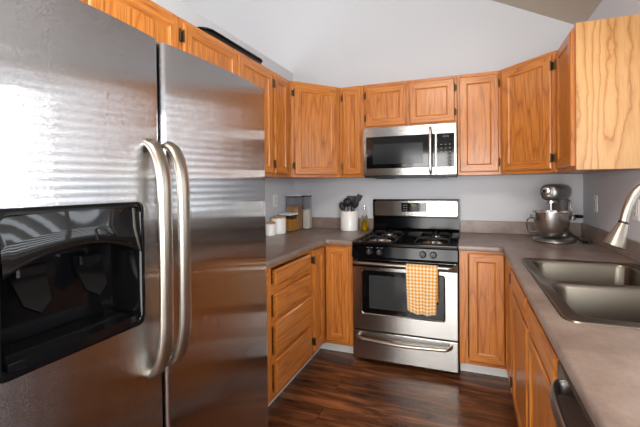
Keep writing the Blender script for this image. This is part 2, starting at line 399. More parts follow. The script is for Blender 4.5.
def carcass_bm(x0, x1, y0, y1, z0, z1, top=True, t=.016):
    bm = B(); box(bm, x0, x0+t, y0, y1, z0, z1); box(bm, x1-t, x1, y0, y1, z0, z1)
    box(bm, x0+t, x1-t, y0, y1, z0, z0+t); box(bm, x0+t, x1-t, y1-.006, y1, z0+t, z1)
    if top: box(bm, x0+t, x1-t, y0, y1-.006, z1-t, z1)
    return bm
def upper(label, loc, rz, w, depth, z0, z1, doors, stiles=None, end=None, g='oak wall cabinets'):
    """loc: back left foot of the cabinet (local x along the wall); doors: (x0, x1, hinge)"""
    r = thing('wall_cabinet', label, 'cabinet', (loc[0], loc[1], z0), rz, g); h = z1-z0; d = depth
    link('carcass', carcass_bm(.001, w-.001, -d+.0195, -.002, 0, h), OAKD if end is None else [OAKD], r)
    st = [(0.001, .036), (w-.036, w-.001)]
    if len(doors) > 1: m = (doors[0][1]+doors[1][0])/2; st.insert(1, (m-.035, m+.035))
    face_frame(r, 0, w, 0, h, -d, st, [(0, .038), (h-.04, h)])
    for x0, x1, hg in doors: add_door(r, x1-x0, h-.026-.022, (x0+x1)/2, .022, -d, hg)
    if end:
        bm = B(); s = w if end == 'R' else 0
        if end == 'R': box(bm, w, w+.006, -d+.0005, -.002, .0, h)
        link('end_panel', bm, PLY, r)
    return r
UD = .310
# left run (faces +x: local x -> +y)
def lrun(y): return (XL+.001, y)
upper('oak wall cabinet above the refrigerator, hard under the frame top', (XL+.001, -2.60), PI/2, .868, UD, 1.80, ZT, [(.03, .425, 'L'), (.44, .857, 'R')])
upper('double door oak wall cabinet just past the refrigerator, black tray on top', (XL+.001, -1.731), PI/2, .829, UD, ZU, ZT, [(.014, .430, 'L'), (.437, .820, 'R')])
upper('narrow oak wall cabinet left of the corner, above the white canisters', (XL+.001, -.901), PI/2, .267, UD, ZU, ZT, [(.014, .216, 'L')])
# back run
upper('narrow oak wall cabinet left of the microwave', (-.225, 0), 0, .224, .315, ZU, ZT, [(.035, .198, 'L')])
upper('short two door oak wall cabinet right above the microwave', (0.0, 0), 0, .755, .315, 1.806, ZT, [(.02, .361, 'L'), (.386, .737, 'R')])
upper('tall single door oak wall cabinet right of the microwave', (.756, 0), 0, .312, .315, ZU, ZT, [(.017, .296, 'R')])
# right run (faces -x: local x -> -y)
upper('narrow oak wall cabinet at right end with a pale plywood side', (XR-.001, -.607), -PI/2, .370, .306, ZU, ZT, [(.03, .348, 'L')], end='R')
def corner_upper(label, pts, a, b, hinge):
    """pts: footprint; a -> b: the diagonal front, left to right"""
    A, Bq = Vector(a), Vector(b); dv = Bq-A; w = dv.length; rz = math.atan2(dv.y, dv.x)
    r = thing('corner_cabinet', label, 'cabinet', (a[0], a[1], ZU), rz, 'oak wall cabinets'); h = ZT-ZU
    Mi = Matrix.Rotation(-rz, 4, 'Z') @ Matrix.Translation((-a[0], -a[1], 0))
    bm = B(); prism(bm, [(Mi @ Vector((p[0], p[1], 0)))[:2] for p in pts], 0, h); link('carcass', bm, OAKV, r)
    face_frame(r, 0, w, 0, h, -.012, [(.004, .04), (w-.04, w-.004)], [(0, .038), (h-.04, h)])
    add_door(r, w-.056, h-.048, w/2, .022, -.012, hinge)
    return r
corner_upper('diagonal oak corner cabinet at left, above the food containers', [(XL+.002, -.002), (XL+.002, -.632), (-.529, -.632), (-.2265, -.315), (-.2265, -.002)], (-.529, -.632), (-.2265, -.315), 'L')
corner_upper('diagonal oak corner cabinet at right, above the stand mixer', [(1.0695, -.002), (1.0695, -.315), (1.377, -.605), (XR-.002, -.605), (XR-.002, -.002)], (1.0695, -.315), (1.377, -.605), 'R')

# base cabinets -----------------------------------------------------------------
def base(label, loc, rz, w, d, doors=(), drawers=(), stiles=None, rails=None, name='base_cabinet', toe=.075, toe_x=None):
    """front frame at local y=-d; doors (x0,x1,z0,z1,hinge), drawers (x0,x1,z0,z1)"""
    r = thing(name, label, 'cabinet', (loc[0], loc[1], 0), rz, 'oak base cabinets')
    link('carcass', carcass_bm(.001, w-.001, -d+.0195, -.004, .1, ZB, top=False), OAKD, r)
    face_frame(r, 0, w, .1, ZB, -d, stiles or [(.001, .036), (w-.036, w-.001)], rails or [(.1, .14), (ZB-.035, ZB)])
    bm = B(); t = toe_x or (.001, w-.001)
    box(bm, t[0], t[1], -d+toe, -d+toe+.014, .001, .1); link('toe_kick', bm, TOEK, r)
    for x0, x1, z0, z1, hg in doors: add_door(r, x1-x0, z1-z0, (x0+x1)/2, z0, -d, hg)
    for x0, x1, z0, z1 in drawers: add_drawer(r, x1-x0, z1-z0, (x0+x1)/2, z0, -d)
    return r
DL = -.250-XL            # left run: front frame at x = -.25
YB = .627                # back run: front frame at y = -.627
DR = XR-1.078            # right run: front frame at x = 1.078
Y0 = -1.405
base('oak base cabinet beside the refrigerator, mostly hidden by it', (XL+.001, -1.862), PI/2, .456, DL, doors=[(.02, .438, .125, .715, None)], drawers=[(.02, .438, .755, .855)],
     rails=[(.1, .14), (.70, .765), (ZB-.03, ZB)], toe_x=(.001, .455))
base('oak base cabinet with a bank of four drawers', (XL+.001, Y0), PI/2, .560, DL, drawers=[(.045, .508, .755, .853), (.045, .508, .580, .714), (.045, .508, .360, .552), (.045, .508, .135, .332)],
     rails=[(.1, .135), (.30, .355), (.52, .575), (.705, .765), (ZB-.02, ZB)])
# left corner base with its two folding doors
def corner_base(label, side):
    r = thing('corner_base_cabinet', label, 'cabinet', (XL if side < 0 else XR, 0, 0), 0, 'oak base cabinets')
    s = -side; xf = .589 if side < 0 else .606        # distance of the side run's front frame from the side wall
    def P(x, y): return (s*x, y)
    yo = -.843 if side < 0 else -.985                   # where the side run's part of the corner ends
    xo = (XL*-1-.003) if side < 0 else (XR-.77)          # where the back run's part of the corner ends
    bm = B()
    for a in (((.003, .019), (yo+.001, -.003)), ((.019, xf-.0195), (yo+.001, yo+.017)), ((.019, xo-.001), (-.009, -.003)), ((xo-.017, xo-.001), (-YB+.0195, -.009))):
        xs = sorted((s*a[0][0], s*a[0][1])); box(bm, xs[0], xs[1], a[1][0], a[1][1], .1, ZB)
    for (x0, x1), (y0, y1) in (((.019, xf-.02), (yo+.017, -.009)), ((xf-.02, xo-.017), (-YB+.02, -.009))):
        xs = sorted((s*x0, s*x1)); box(bm, xs[0], xs[1], y0, y1, .1, .116)
    link('carcass', bm, OAKD, r)
    bm = B()
    def fb(x0, x1, y0, y1, z0, z1, mi):
        xs = sorted((s*x0, s*x1)); box(bm, xs[0], xs[1], y0, y1, z0, z1, mi)
    fb(xf-.019, xf, yo+.001, yo+.03, .1, ZB, 0); fb(xo-.056, xo-.001, -YB, -YB+.019, .1, ZB, 0); fb(xf-.019, xf+.012, -YB-.012, -YB+.019, .1, ZB, 0)
    for z0, z1 in ((.1, .14), (ZB-.03, ZB)):
        fb(xf-.018, xf-.001, yo+.03, -YB-.012, z0, z1, 0); fb(xf+.012, xo-.056, -YB+.001, -YB+.018, z0, z1, 1)
    link('face_frame', bm, [OAKV, OAKH], r)
    bm = B(); tx = xf-.073
    xs = sorted((s*(tx-.014), s*tx)); box(bm, xs[0], xs[1], yo+.002, -YB+.073+.0145, .001, .1)
    xs = sorted((s*tx, s*(xo-.002))); box(bm, xs[0], xs[1], -YB+.088, -YB+.102, .001, .1); link('toe_kick', bm, TOEK, r)
    # door on the side run
    z0, z1 = .13, .866
    ya, yb = (-.832, -.652) if side < 0 else (-.955, -.652)
    o = add_door(r, yb-ya, z1-z0, 0, 0, 0, 'L' if side < 0 else 'R'); o.rotation_euler = (0, 0, PI/2*s); o.location = (s*xf, (ya+yb)/2, z0)
    # door on the back run
    if side < 0: xa, xb = xf+.024, xo-.036
    else: xa, xb = xf+.022, XR-.832
    o = add_door(r, abs(xb-xa), z1-z0, s*(xa+xb)/2, z0, -YB)
    return r
corner_base('oak corner base cabinet left of the range with two folding doors', -1)
corner_base('oak corner base cabinet right of the range, below the mixer', 1)
base('oak sink base cabinet with two false drawer fronts over two doors', (XR-.001, -.987), -PI/2, 1.025, DR-.001,
     doors=[(.02, .495, .125, .725, None), (.53, 1.005, .125, .725, None)], drawers=[(.02, .495, .755, .855), (.53, 1.005, .755, .855)],
     stiles=[(.001, .036), (.49, .535), (.989, 1.024)], rails=[(.1, .14), (.71, .77), (ZB-.02, ZB)])

# ------------------------------------------------------------------ counters
def counter_bm(xs, ys, inside, front, corner=None):
    bm = B(); V = {}
    def v(i, j):
        if (i, j) not in V: V[i, j] = bm.verts.new((xs[i], ys[j], ZB+.0005))
        return V[i, j]
    fs = []
    for i in range(len(xs)-1):
        for j in range(len(ys)-1):
            if inside((xs[i]+xs[i+1])/2, (ys[j]+ys[j+1])/2): fs.append(bm.faces.new((v(i, j), v(i+1, j), v(i+1, j+1), v(i, j+1))))
    e = bmesh.ops.extrude_face_region(bm, geom=fs)
    for q in e['geom']:
        if isinstance(q, bmesh.types.BMVert): q.co.z = ZC
    bm.normal_update()
    if corner:
        ce = [q for q in bm.edges if all(abs(w.co.x-corner[0]) < 1e-4 and abs(w.co.y-corner[1]) < 1e-4 for w in q.verts)]
        bmesh.ops.bevel(bm, geom=ce, offset=.035, segments=5, affect='EDGES', profile=.5)
    es = [q for q in bm.edges if len(q.link_faces) == 2 and abs(q.verts[0].co.z-q.verts[1].co.z) < 1e-5 and q.calc_face_angle(0) > 1 and front((q.verts[0].co+q.verts[1].co)/2)]
    bmesh.ops.bevel(bm, geom=es, offset=.011, segments=4, affect='EDGES', profile=.5)
    return bm
CLx, CRx, CF = -.215, 1.045, -.660
c = thing('countertop', 'taupe laminate countertop left of the range, canisters on it', 'countertop', (XL, 0, 0), group='laminate countertops')
bm = counter_bm([XL+.001, CLx, -.001], [-1.86, CF, -.001], lambda x, y: x < CLx or y > CF, lambda p: (abs(p.x-CLx) < .04 and p.y < CF+.04) or (abs(p.y-CF) < .04 and p.x > CLx-.04), (CLx, CF))
o = link('top', bm, LAM, c, 40); o.location = (-XL, 0, 0)
bm = B(); box(bm, .001, .021, -1.86, -.022, ZC+.0005, ZC+.104, bev=.003); box(bm, .001, -XL-.002, -.0215, -.001, ZC+.0005, ZC+.104, bev=.003)
link('backsplash', bm, LAM, c)
SX0, SX1, SY0, SY1 = 1.10, 1.648, -1.905, -.992
c = thing('countertop', 'taupe laminate countertop right of the range, sink set into it', 'countertop', (XR, 0, 0), group='laminate countertops')
bm = counter_bm([.768, CRx, SX0+.02, SX1-.02, XR-.001], [-3.3, SY0+.02, SY1-.02, CF, -.001],
                lambda x, y: (x > CRx or y > CF) and not (SX0+.02 < x < SX1-.02 and SY0+.02 < y < SY1-.02),
                lambda p: (abs(p.x-CRx) < .03 and p.y < CF+.03) or (abs(p.y-CF) < .03 and p.x < CRx+.03), (CRx, CF))
o = link('top', bm, LAM, c, 40); o.location = (-XR, 0, 0)
bm = B(); box(bm, -.021, -.001, -3.3, -.022, ZC+.0005, ZC+.104, bev=.003); box(bm, .768-XR, -.001, -.0215, -.001, ZC+.0005, ZC+.104, bev=.003)
link('backsplash', bm, LAM, c)

# ------------------------------------------------------------------ sink
sk = thing('kitchen_sink', 'double bowl stainless sink set into the right countertop', 'sink', ((SX0+SX1)/2, (SY0+SY1)/2, ZC))
ox, oy = sk.location.x, sk.location.y
def L2(pts, z): return [(p[0]-ox, p[1]-oy, z) for p in pts]
bowls = [(1.152, 1.588, -1.435, -1.030, .055), (1.152, 1.588, -1.855, -1.478, .055)]
bm = B(); top = .007
edges = []
def ring_edges(pts, z):
    vs = [bm.verts.new(p) for p in L2(pts, z)]; return [bm.edges.new((vs[i], vs[(i+1) % len(vs)])) for i in range(len(vs))]
ee = ring_edges(rrect(SX0+.012, SX1-.012, SY0+.012, SY1-.012, .035), top-.0015)
for b in bowls: ee += ring_edges(rrect(b[0]-.010, b[1]+.010, b[2]-.010, b[3]+.010, b[4]+.010), top-.0015)
bmesh.ops.triangle_fill(bm, use_beauty=True, edges=ee)
loops(bm, [L2(rrect(SX0+.012, SX1-.012, SY0+.012, SY1-.012, .035), top-.0015), L2(rrect(SX0+.008, SX1-.008, SY0+.008, SY1-.008, .038), top), L2(rrect(SX0+.003, SX1-.003, SY0+.003, SY1-.003, .042), top-.002), L2(rrect(SX0, SX1, SY0, SY1, .045), .0005)])
bmesh.ops.remove_doubles(bm, verts=bm.verts, dist=.0004)
link('rim', bm, SINKM, sk, 30)
for b in bowls:
    bm = B(); x0, x1, y0, y1, r = b
    def q(i, z, rr=0): return L2(rrect(x0+i, x1-i, y0+i, y1-i, max(r-rr, .02)), z)
    loops(bm, [q(-.010, top-.0015, -.010), q(-.004, top-.002, -.004), q(.0, top-.007), q(.004, top-.02), q(.012, -.13), q(.022, -.158), q(.05, -.172), q(.09, -.175, .03)], cap1=True)
    bw = link('bowl', bm, SINKM, sk, 60)
    bm = B(); lathe(bm, [(.0, -.1735), (.03, -.1735), (.045, -.172), (.05, -.1745)], 24, M=Matrix.Translation(((x0+x1)/2-ox, (y0+y1)/2-oy, 0)))
    link('drain', bm, STEELP, bw, 40)
# faucet
FY = -1.45
fa = thing('faucet', 'brushed gooseneck pull-down faucet standing behind the sink', 'faucet', (1.618, FY, ZC+top))
bm = B(); lathe(bm, [(.031, .0), (.031, .008), (.024, .016), (.022, .12), (.017, .135)], 24); link('base', bm, STEELW, fa, 40)
bm = B(); z0 = -ZC-top
pts = [(a-1.618, 0, b-ZC-top) for a, b in ((1.618, 1.05), (1.618, 1.15), (1.618, 1.24), (1.602, 1.305), (1.555, 1.345), (1.500, 1.338), (1.452, 1.296), (1.426, 1.236), (1.414, 1.180))]
pts = smooth_path(pts, 6)
tube(bm, pts, .0155, 16, side=(0, 1, 0)); link('spout', bm, STEELW, fa, 60)
pe = Vector(pts[-1]); d = Vector((-.030, -.004, -.085)).normalized()
Mh = Matrix.Translation(pe) @ d.to_track_quat('Z', 'Y').to_matrix().to_4x4()
bm = B(); lathe(bm, [(.0145, -.008), (.0155, .0), (.0155, .004), (.018, .010), (.037, .090), (.039, .100), (.035, .104), (.0, .104)], 28, M=Mh)
hd = link('spray_head', bm, STEELW, fa, 40)
bm = B(); lathe(bm, [(.0162, -.002), (.0175, .001), (.0175, .005), (.0162, .008)], 24, M=Mh, closed=True); link('collar', bm, BLACK, hd, 40)
bm = B(); tube(bm, [(0, -.022, .09), (0, -.05, .10), (0, -.085, .14)], [.012, .011, .007], 12); link('lever', bm, STEELW, fa, 50)

# ------------------------------------------------------------------ dishwasher
dw = thing('dishwasher', 'dark stainless dishwasher under the right counter near the camera', 'dishwasher', (XR, -2.62, 0))
bm = B(); box(bm, -.60, -.03, .004, .592, .1, .865); link('body', bm, GREYB, dw)
bm = B(); box(bm, -.632, -.601, .004, .592, .105, .866, bev=.006); link('door', bm, DWM, dw)
bm = B(); box(bm, -.56, -.54, .006, .59, .001, .0995); link('kick_plate', bm, BLACK, dw)
bm = B(); pts = smooth_path([(-.628, .530, .826), (-.648, .525, .824), (-.662, .49, .822), (-.668, .42, .820), (-.670, .30, .820), (-.668, .17, .820), (-.662, .10, .822), (-.648, .065, .824), (-.628, .06, .826)], 6)
tube(bm, pts, .020, 14, side=(0, 0, 1), flat=.42); link('handle', bm, DWH, dw, 60)

# ------------------------------------------------------------------ refrigerator (faces +x)
FX, FYR, FYG, FYL, FZ = .077, -1.882, -2.365, -2.775, 1.72
fr = thing('refrigerator', 'stainless side by side refrigerator with ice dispenser at left', 'refrigerator', (XL+.03, (FYR+FYL)/2, 0))
fx, fy = fr.location.x, fr.location.y
def F(x, y, z): return (x-fx, y-fy, z)
bm = B(); box(bm, 0, -.018-fx, FYL+.006-fy, FYR-.006-fy, .03, FZ-.012, bev=.004); link('body', bm, GREYB, fr)
bm = B(); box(bm, -.14-fx, -.10-fx+.09, FYL+.01-fy, FYR-.01-fy, .003, .095); link('base_grille', bm, BLACK, fr)
def fdoor(name, ya, yb, zs, hole=None):
    """convex steel door; hole = (y0, y1, z0, z1)"""
    w = yb-ya; yc = (ya+yb)/2; bulge = .014; xb = -.016; er = .012
    def X(y):
        u = (y-yc)/(w/2); x = FX-bulge*u*u
        e = (w/2)-abs(y-yc)
        if e < er: x -= er-math.sqrt(max(er*er-(er-e)**2, 0))
        return x
    ys = sorted(set([ya+er*(1-math.cos(k*PI/10)) for k in range(6)]+[yb-er*(1-math.cos(k*PI/10)) for k in range(6)]+[ya+er+(w-2*er)*k/24 for k in range(25)]+(list(hole[:2]) if hole else [])))
    ys = [y for i, y in enumerate(ys) if i == 0 or y-ys[i-1] > 1e-5]
    zz = sorted(set(list(zs)+(list(hole[2:]) if hole else [])))
    bm = B(); G = [[bm.verts.new(F(X(y), y, z)) for y in ys] for z in zz]
    for a in range(len(zz)-1):
        for b in range(len(ys)-1):
            if hole and hole[0]-1e-6 <= ys[b] and ys[b+1] <= hole[1]+1e-6 and hole[2]-1e-6 <= zz[a] and zz[a+1] <= hole[3]+1e-6: continue
            bm.faces.new((G[a][b], G[a][b+1], G[a+1][b+1], G[a+1][b]))
    for row in (G[0], G[-1]):
        bk = [bm.verts.new((xb-fx, v.co.y, v.co.z)) for v in row]
        for b in range(len(ys)-1): bm.faces.new((row[b], row[b+1], bk[b+1], bk[b]))
    for e in (0, -1):
        cols = [g[e] for g in G]; bk = [bm.verts.new((xb-fx, v.co.y, v.co.z)) for v in cols]
        for a in range(len(zz)-1): bm.faces.new((cols[a], cols[a+1], bk[a+1], bk[a]))
    return link(name, bm, STEELV, fr, 40), X
DY0, DY1, DZ0, DZ1 = -2.712, -2.430, 1.005, 1.302
dl, Xl = fdoor('freezer_door', FYL, FYG-.004, (.10, FZ), (DY0+.008, DY1-.008, DZ0+.008, DZ1-.008))
dr, Xr = fdoor('refrigerator_door', FYG+.004, FYR, (.10, FZ))
def fhandle(door, X, y, z0, z1):
    bm = B(); x = X(y); o_ = .047
    pts = smooth_path([(x-.004, y, z0), (x+.016, y, z0+.012), (x+.034, y, z0+.045), (x+o_-.002, y, z0+.10), (x+o_, y, z0+.18), (x+o_+.001, y, (z0+z1)/2), (x+o_, y, z1-.18), (x+o_-.002, y, z1-.10), (x+.034, y, z1-.045), (x+.016, y, z1-.012), (x-.004, y, z1)], 6)
    n = len(pts); rr = [.0205-.002*math.sin(PI*i/(n-1)) for i in range(n)]
    tube(bm, [F(*p) for p in pts], rr, 18, side=(0, 1, 0), flat=.6); link('handle', bm, STEELW, door, 60)
fhandle(dl, Xl, -2.403, .864, 1.448); fhandle(dr, Xr, -2.343, .864, 1.448)
# dispenser
dp = link('ice_dispenser', B(), BGLOSS, fr)
bm = B()
xm = lambda y: Xl(y)
def dloop(i, dx, r, flatx=None):
    return [F((xm(min(max(p[0], DY0), DY1)) if flatx is None else flatx)+dx, p[0], p[1]) for p in rrect(DY0+i, DY1-i, DZ0+i, DZ1-i, r)]
loops(bm, [dloop(-.0, .0, .02), dloop(.0, .007, .02), dloop(.004, .010, .018), dloop(.012, .010, .014), dloop(.016, .004, .012), dloop(.018, 0, .012, -.012)], cap1=True)
bm.to_mesh(dp.data); bm.free()
dp.data.materials.clear(); dp.data.materials.append(BGLOSS)
for p in dp.data.polygons: p.use_smooth = True
dp.data.set_sharp_from_angle(angle=math.radians(40))
# glossy brow panel with an arched lower edge
bm = B(); n = 20; fr_, bk_ = [], []
for k in range(n+1):
    y = DY0+.014+(DY1-DY0-.028)*k/n; u = (k/n-.5)*2
    zb = 1.222-.040*u*u
    fr_.append((y, zb))
T, Bt = [], []
rows = [[bm.verts.new(F(xm(y)+dx+.012*((1-t)), y, zb+(1.290-zb)*t)) for y, zb in fr_] for t, dx in ((0, -.05), (0, .0), (.08, .002), (.5, .003), (1, .006))]
for a, b in zip(rows, rows[1:]):
    for k in range(n): bm.faces.new((a[k], a[k+1], b[k+1], b[k]))
link('control_panel', bm, BROW, dp, 40)
for yy in (-2.628, -2.520):
    bm = B()
    t = [(0, -.028, .0), (0, .028, 0), (0, .022, -.055), (0, .0, -.075), (0, -.022, -.055)]
    M = Matrix.Translation(F(.018, yy, 1.165)) @ Matrix.Rotation(math.radians(-28), 4, 'Y')
    v1 = [bm.verts.new(M @ Vector(p)) for p in t]; v2 = [bm.verts.new(M @ (Vector(p)+Vector((-.006, 0, 0)))) for p in t]
    bm.faces.new(v1); bm.faces.new(v2[::-1])
    for i in range(5): bm.faces.new((v1[i], v2[i], v2[(i+1) % 5], v1[(i+1) % 5]))
    box(bm, .004-fx, .03-fx, yy-.026-fy, yy+.026-fy, 1.163, 1.19, bev=.006)
    link('paddle', bm, BGLOSS, dp)
bm = B()
tr = [F(-.01, DY0+.02, 0)]
pts = [(-.011, DY0+.02)]+[(FX+.016-.012*((k/10-.5)*2)**2, DY0+.02+(DY1-DY0-.04)*k/10) for k in range(11)]+[(-.011, DY1-.02)]
prism(bm, [F(p[0], p[1], 0)[:2] for p in pts], DZ0+.014, DZ0+.030, bev=.003)
for k in range(9):
    x = .0+k*.006; box(bm, x-fx, x+.0025-fx, DY0+.03-fy, DY1-.03-fy, DZ0+.030, DZ0+.0335)
link('drip_tray', bm, BGLOSS, dp)
bm = B(); box(bm, -.012-fx, .02-fx, FYR-.06-fy, FYR-.012-fy, FZ+.0005, FZ+.016, bev=.004); link('hinge_cover', bm, BLACK, fr)
bm = B(); box(bm, -.012-fx, .02-fx, FYL+.012-fy, FYL+.06-fy, FZ+.0005, FZ+.016, bev=.004); link('hinge_cover', bm, BLACK, fr)

# ------------------------------------------------------------------ gas range
rg = thing('gas_range', 'stainless gas range with black cooktop between the base cabinets', 'range', (.381, -.03, 0))
def R(x, y, z): return (x-.381, y+.03, z)
def rbox(bm, x0, x1, y0, y1, z0, z1, **k): box(bm, x0-.381, x1-.381, y0+.03, y1+.03, z0, z1, **k)
bm = B(); rbox(bm, .006, .762, -.635, -.035, .035, .893); link('body', bm, BLACK, rg)
for xx in (.05, .718):
    for yy in (-.58, -.1):
        bm = B(); lathe(bm, [(.018, .001), (.018, .01), (.01, .014), (.01, .036)], 14, M=Matrix.Translation(R(xx, yy, 0))); link('foot', bm, BLACK, rg)
bm = B()
rbox(bm, .003, .765, -.668, -.09, .8935, .905, bev=.004); 
rbox(bm, .003, .765, -.672, -.652, .888, .914, bev=.007); rbox(bm, .003, .019, -.66, -.09, .893, .913, bev=.005); rbox(bm, .749, .765, -.66, -.09, .893, .913, bev=.005)
ct = link('cooktop', bm, BGLOSS, rg)
burn = [(.19, -.51, .046), (.19, -.23, .038), (.578, -.51, .042), (.578, -.23, .034)]
for x, y, r in burn:
    bm = B(); lathe(bm, [(r*1.7, .9055), (r*1.6, .909), (r*1.1, .910), (r, .918), (r*.95, .922)], 28, M=Matrix.Translation(R(x, y, 0))); bu = link('burner', bm, STEELP, rg, 40)
    bm = B(); lathe(bm, [(r*.9, .9225), (r*.92, .927), (r*.8, .931), (0, .931)], 28, M=Matrix.Translation(R(x, y, 0))); link('burner_cap', bm, IRON, bu, 40)
for x, y, r in burn:
    bm = B(); a = .118
    q = [R(p[0], p[1], .9125) for p in rrect(x-a, x+a, y-a, y+a, .03, 4)]
    tube(bm, q+q[:2], .006, 8, cap=False)
    for k in range(4):
        dx, dy = ((1, 0), (0, 1), (-1, 0), (0, -1))[k]
        pts = smooth_path([R(x+dx*a, y+dy*a, .9125), R(x+dx*a*.93, y+dy*a*.93, .930), R(x+dx*a*.78, y+dy*a*.78, .940), R(x+dx*.03, y+dy*.03, .941)], 4)
        tube(bm, pts, .0062, 8)
        px, py = x+(1 if k in (0, 3) else -1)*a*.95, y+(1 if k in (0, 1) else -1)*a*.95
        lathe(bm, [(.006, .9055), (.006, .913)], 8, M=Matrix.Translation(R(px, py, 0)))
    link('grate', bm, IRON, rg, 60)
# slanted control panel and knobs
bm = B()
prof = [(-.636, .80), (-.682, .80), (-.686, .812), (-.674, .886), (-.636, .886)]
Mp = Matrix(((0, 0, 1, .006-.381), (1, 0, 0, .03), (0, 1, 0, 0), (0, 0, 0, 1)))
prism(bm, [(p[0], p[1]) for p in prof], 0, .756, M=Mp); link('control_panel', bm, BGLOSS, rg)
for x in (.143, .219, .529, .601):
    M = Matrix.Translation(R(x, -.6825, .848)) @ Matrix.Rotation(PI/2-.16, 4, 'X')
    bm = B(); lathe(bm, [(.024, 0), (.024, .004), (.020, .008), (.018, .022), (.0, .022)], 24, M=M); box(bm, -.005, .005, -.019, .019, .018, .032, bev=.002, M=M)
    box(bm, -.0015, .0015, .002, .018, .0322, .0327, 1, M=M); box(bm, -.022, -.006, .030, .0325, -.001, .001, 1, M=M); box(bm, .006, .022, .030, .0325, -.001, .001, 1, M=M)
    kn = link('knob', bm, [BLACK, PALE], rg, 40)
# vent strip and oven door
bm = B(); rbox(bm, .006, .762, -.664, -.6365, .7945, .7995, bev=.001); link('vent_strip', bm, BLACK, rg)
od = link('oven_door', B(), STEELH, rg)
bm = B()
def fl(x0, x1, z0, z1, y, r): return [R(p[0], y, p[1]) for p in rrect(x0, x1, z0, z1, r)]
loops(bm, [fl(.006, .762, .268, .794, -.637, .004), fl(.006, .762, .268, .794, -.672, .004), fl(.010, .758, .272, .791, -.678, .006), fl(.074, .680, .385, .712, -.678, .022), fl(.080, .674, .391, .706, -.672, .018)], cap0=True)
bm.to_mesh(od.data); bm.free()
od.data.materials.clear(); od.data.materials.append(STEELH)
bm = B(); loops(bm, [fl(.080, .674, .391, .706, -.6715, .018), fl(.084, .670, .395, .702, -.674, .015)], cap1=True); wn = link('window', bm, BGLASS, od)
bm = B(); loops(bm, [fl(.135, .615, .43, .675, -.6742, .01), fl(.136, .614, .431, .674, -.6746, .01)], cap1=True); link('window_pane', bm, mat('dark tinted pane', rgb(52, 54, 55), .07), od)
bm = B(); rbox(bm, .010, .758, -.681, -.6785, .735, .790); link('trim_band', bm, BGLOSS, od)
def bar_handle(parent, x0, x1, y, yo, z, r, dz=0):
    bm = B()
    pts = smooth_path([R(x0, y, z), R(x0+.004, y-yo*.55, z), R(x0+.03, y-yo*.95, z+dz*.3), R(x0+.09, y-yo, z+dz*.6), R((x0+x1)/2, y-yo-.008, z+dz), R(x1-.09, y-yo, z+dz*.6), R(x1-.03, y-yo*.95, z+dz*.3), R(x1-.004, y-yo*.55, z), R(x1, y, z)], 7)
    tube(bm, pts, r, 14, side=(0, 0, 1)); return link('handle', bm, STEELW, parent, 60)
bar_handle(od, .030, .742, -.680, .058, .774, .0125)
bm = B(); rbox(bm, .006, .762, -.66, -.637, .258, .2675); link('gap_strip', bm, BLACK, rg)
bm = B(); rbox(bm, .006, .762, -.677, -.6365, .05, .2575, bev=.005); sd = link('storage_drawer', bm, STEELH, rg)
bar_handle(sd, .052, .716, -.676, .052, .226, .013, -.014)
# backguard
bm = B()
prof = [(-.036, .9), (-.092, .9), (-.092, .925), (-.070, .952), (-.066, 1.045), (-.080, 1.052), (-.080, 1.2), (-.072, 1.208), (-.036, 1.208)]
prism(bm, prof, 0, .756, M=Mp); bg_ = link('backguard', bm, BGLOSS, rg, 30)
bm = B(); ybf = -.0805
loops(bm, [[R(p[0], ybf, p[1]) for p in rrect(.020, .748, 1.060, 1.196, .02)], [R(p[0], ybf-.003, p[1]) for p in rrect(.022, .746, 1.062, 1.194, .018)]], cap0=True, cap1=True)
fp = link('steel_panel', bm, STEELH, bg_)
bm = B(); loops(bm, [[R(p[0], -.0837, p[1]) for p in rrect(.268, .492, 1.098, 1.178, .012)], [R(p[0], -.0855, p[1]) for p in rrect(.269, .491, 1.099, 1.177, .011)]], cap0=True, cap1=True)
text_obj('clock_digits', '12:15', .024, GREEN, bg_, Matrix.Translation(R(.378, -.0862, 1.157)) @ FACE)
for i in range(3):
    for j in range(3):
        for xx in (.285, .42):
            if xx == .285 and i == 2: continue
            rbox(bm, xx+i*.022, xx+i*.022+.013, -.0862, -.0856, 1.112+j*.021, 1.117+j*.021, mi=1)
link('display', bm, [BGLASS, PALE], bg_)
text_obj('badge_lettering', 'FRIGIDAIRE', .012, GREYB, bg_, Matrix.Translation(R(.381, -.0842, 1.078)) @ FACE)
# towel
bm = B(); uvl = bm.loops.layers.uv.new('UVMap'); NU, NV = 26, 44; W_, Lf, Lb = .212, .316, .24
tot = Lf+Lb+.05; grid = []
for j in range(NV+1):
    s = tot*j/NV; row = []
    for i in range(NU+1):
        u = i/NU; xw = (u-.5)*W_
        yb_, z0 = -.7465, .774; rr = .0185
        if s < Lf:                                   # front fall, from the hem up
            dz = Lf-s; k = dz/Lf
            yy = yb_-rr-.010*math.sin(u*9+.5)*k*.6-.006*k*math.sin(u*21)-.004*k; zz = z0-dz; xx = xw*(1-.10*k)+.012*k*0
            if s < Lf*.5: zz += .030*max(0, (.30-u)/.30)**1.2*(1-s/(Lf*.5))+.012*max(0, (u-.75)/.25)*(1-s/(Lf*.5))
        elif s < Lf+.05:
            a = (s-Lf)/.05*PI; yy = yb_-rr*math.cos(a); zz = z0+rr*math.sin(a); xx = xw
        else:
            dz = s-Lf-.05; yy = yb_+rr+.012*min(1, dz/.1)+.004*math.sin(u*11)*(dz/Lb); zz = z0-dz; xx = xw
        row.append((xx+.530-.381, yy+.03, zz, u*W_, s))
    grid.append(row)
V = [[bm.verts.new(p[:3]) for p in r] for r in grid]
for j in range(NV):
    for i in range(NU):
        f = bm.faces.new((V[j][i], V[j][i+1], V[j+1][i+1], V[j+1][i]))
        for l, (a, b) in zip(f.loops, ((j, i), (j, i+1), (j+1, i+1), (j+1, i))): l[uvl].uv = grid[a][b][3:]
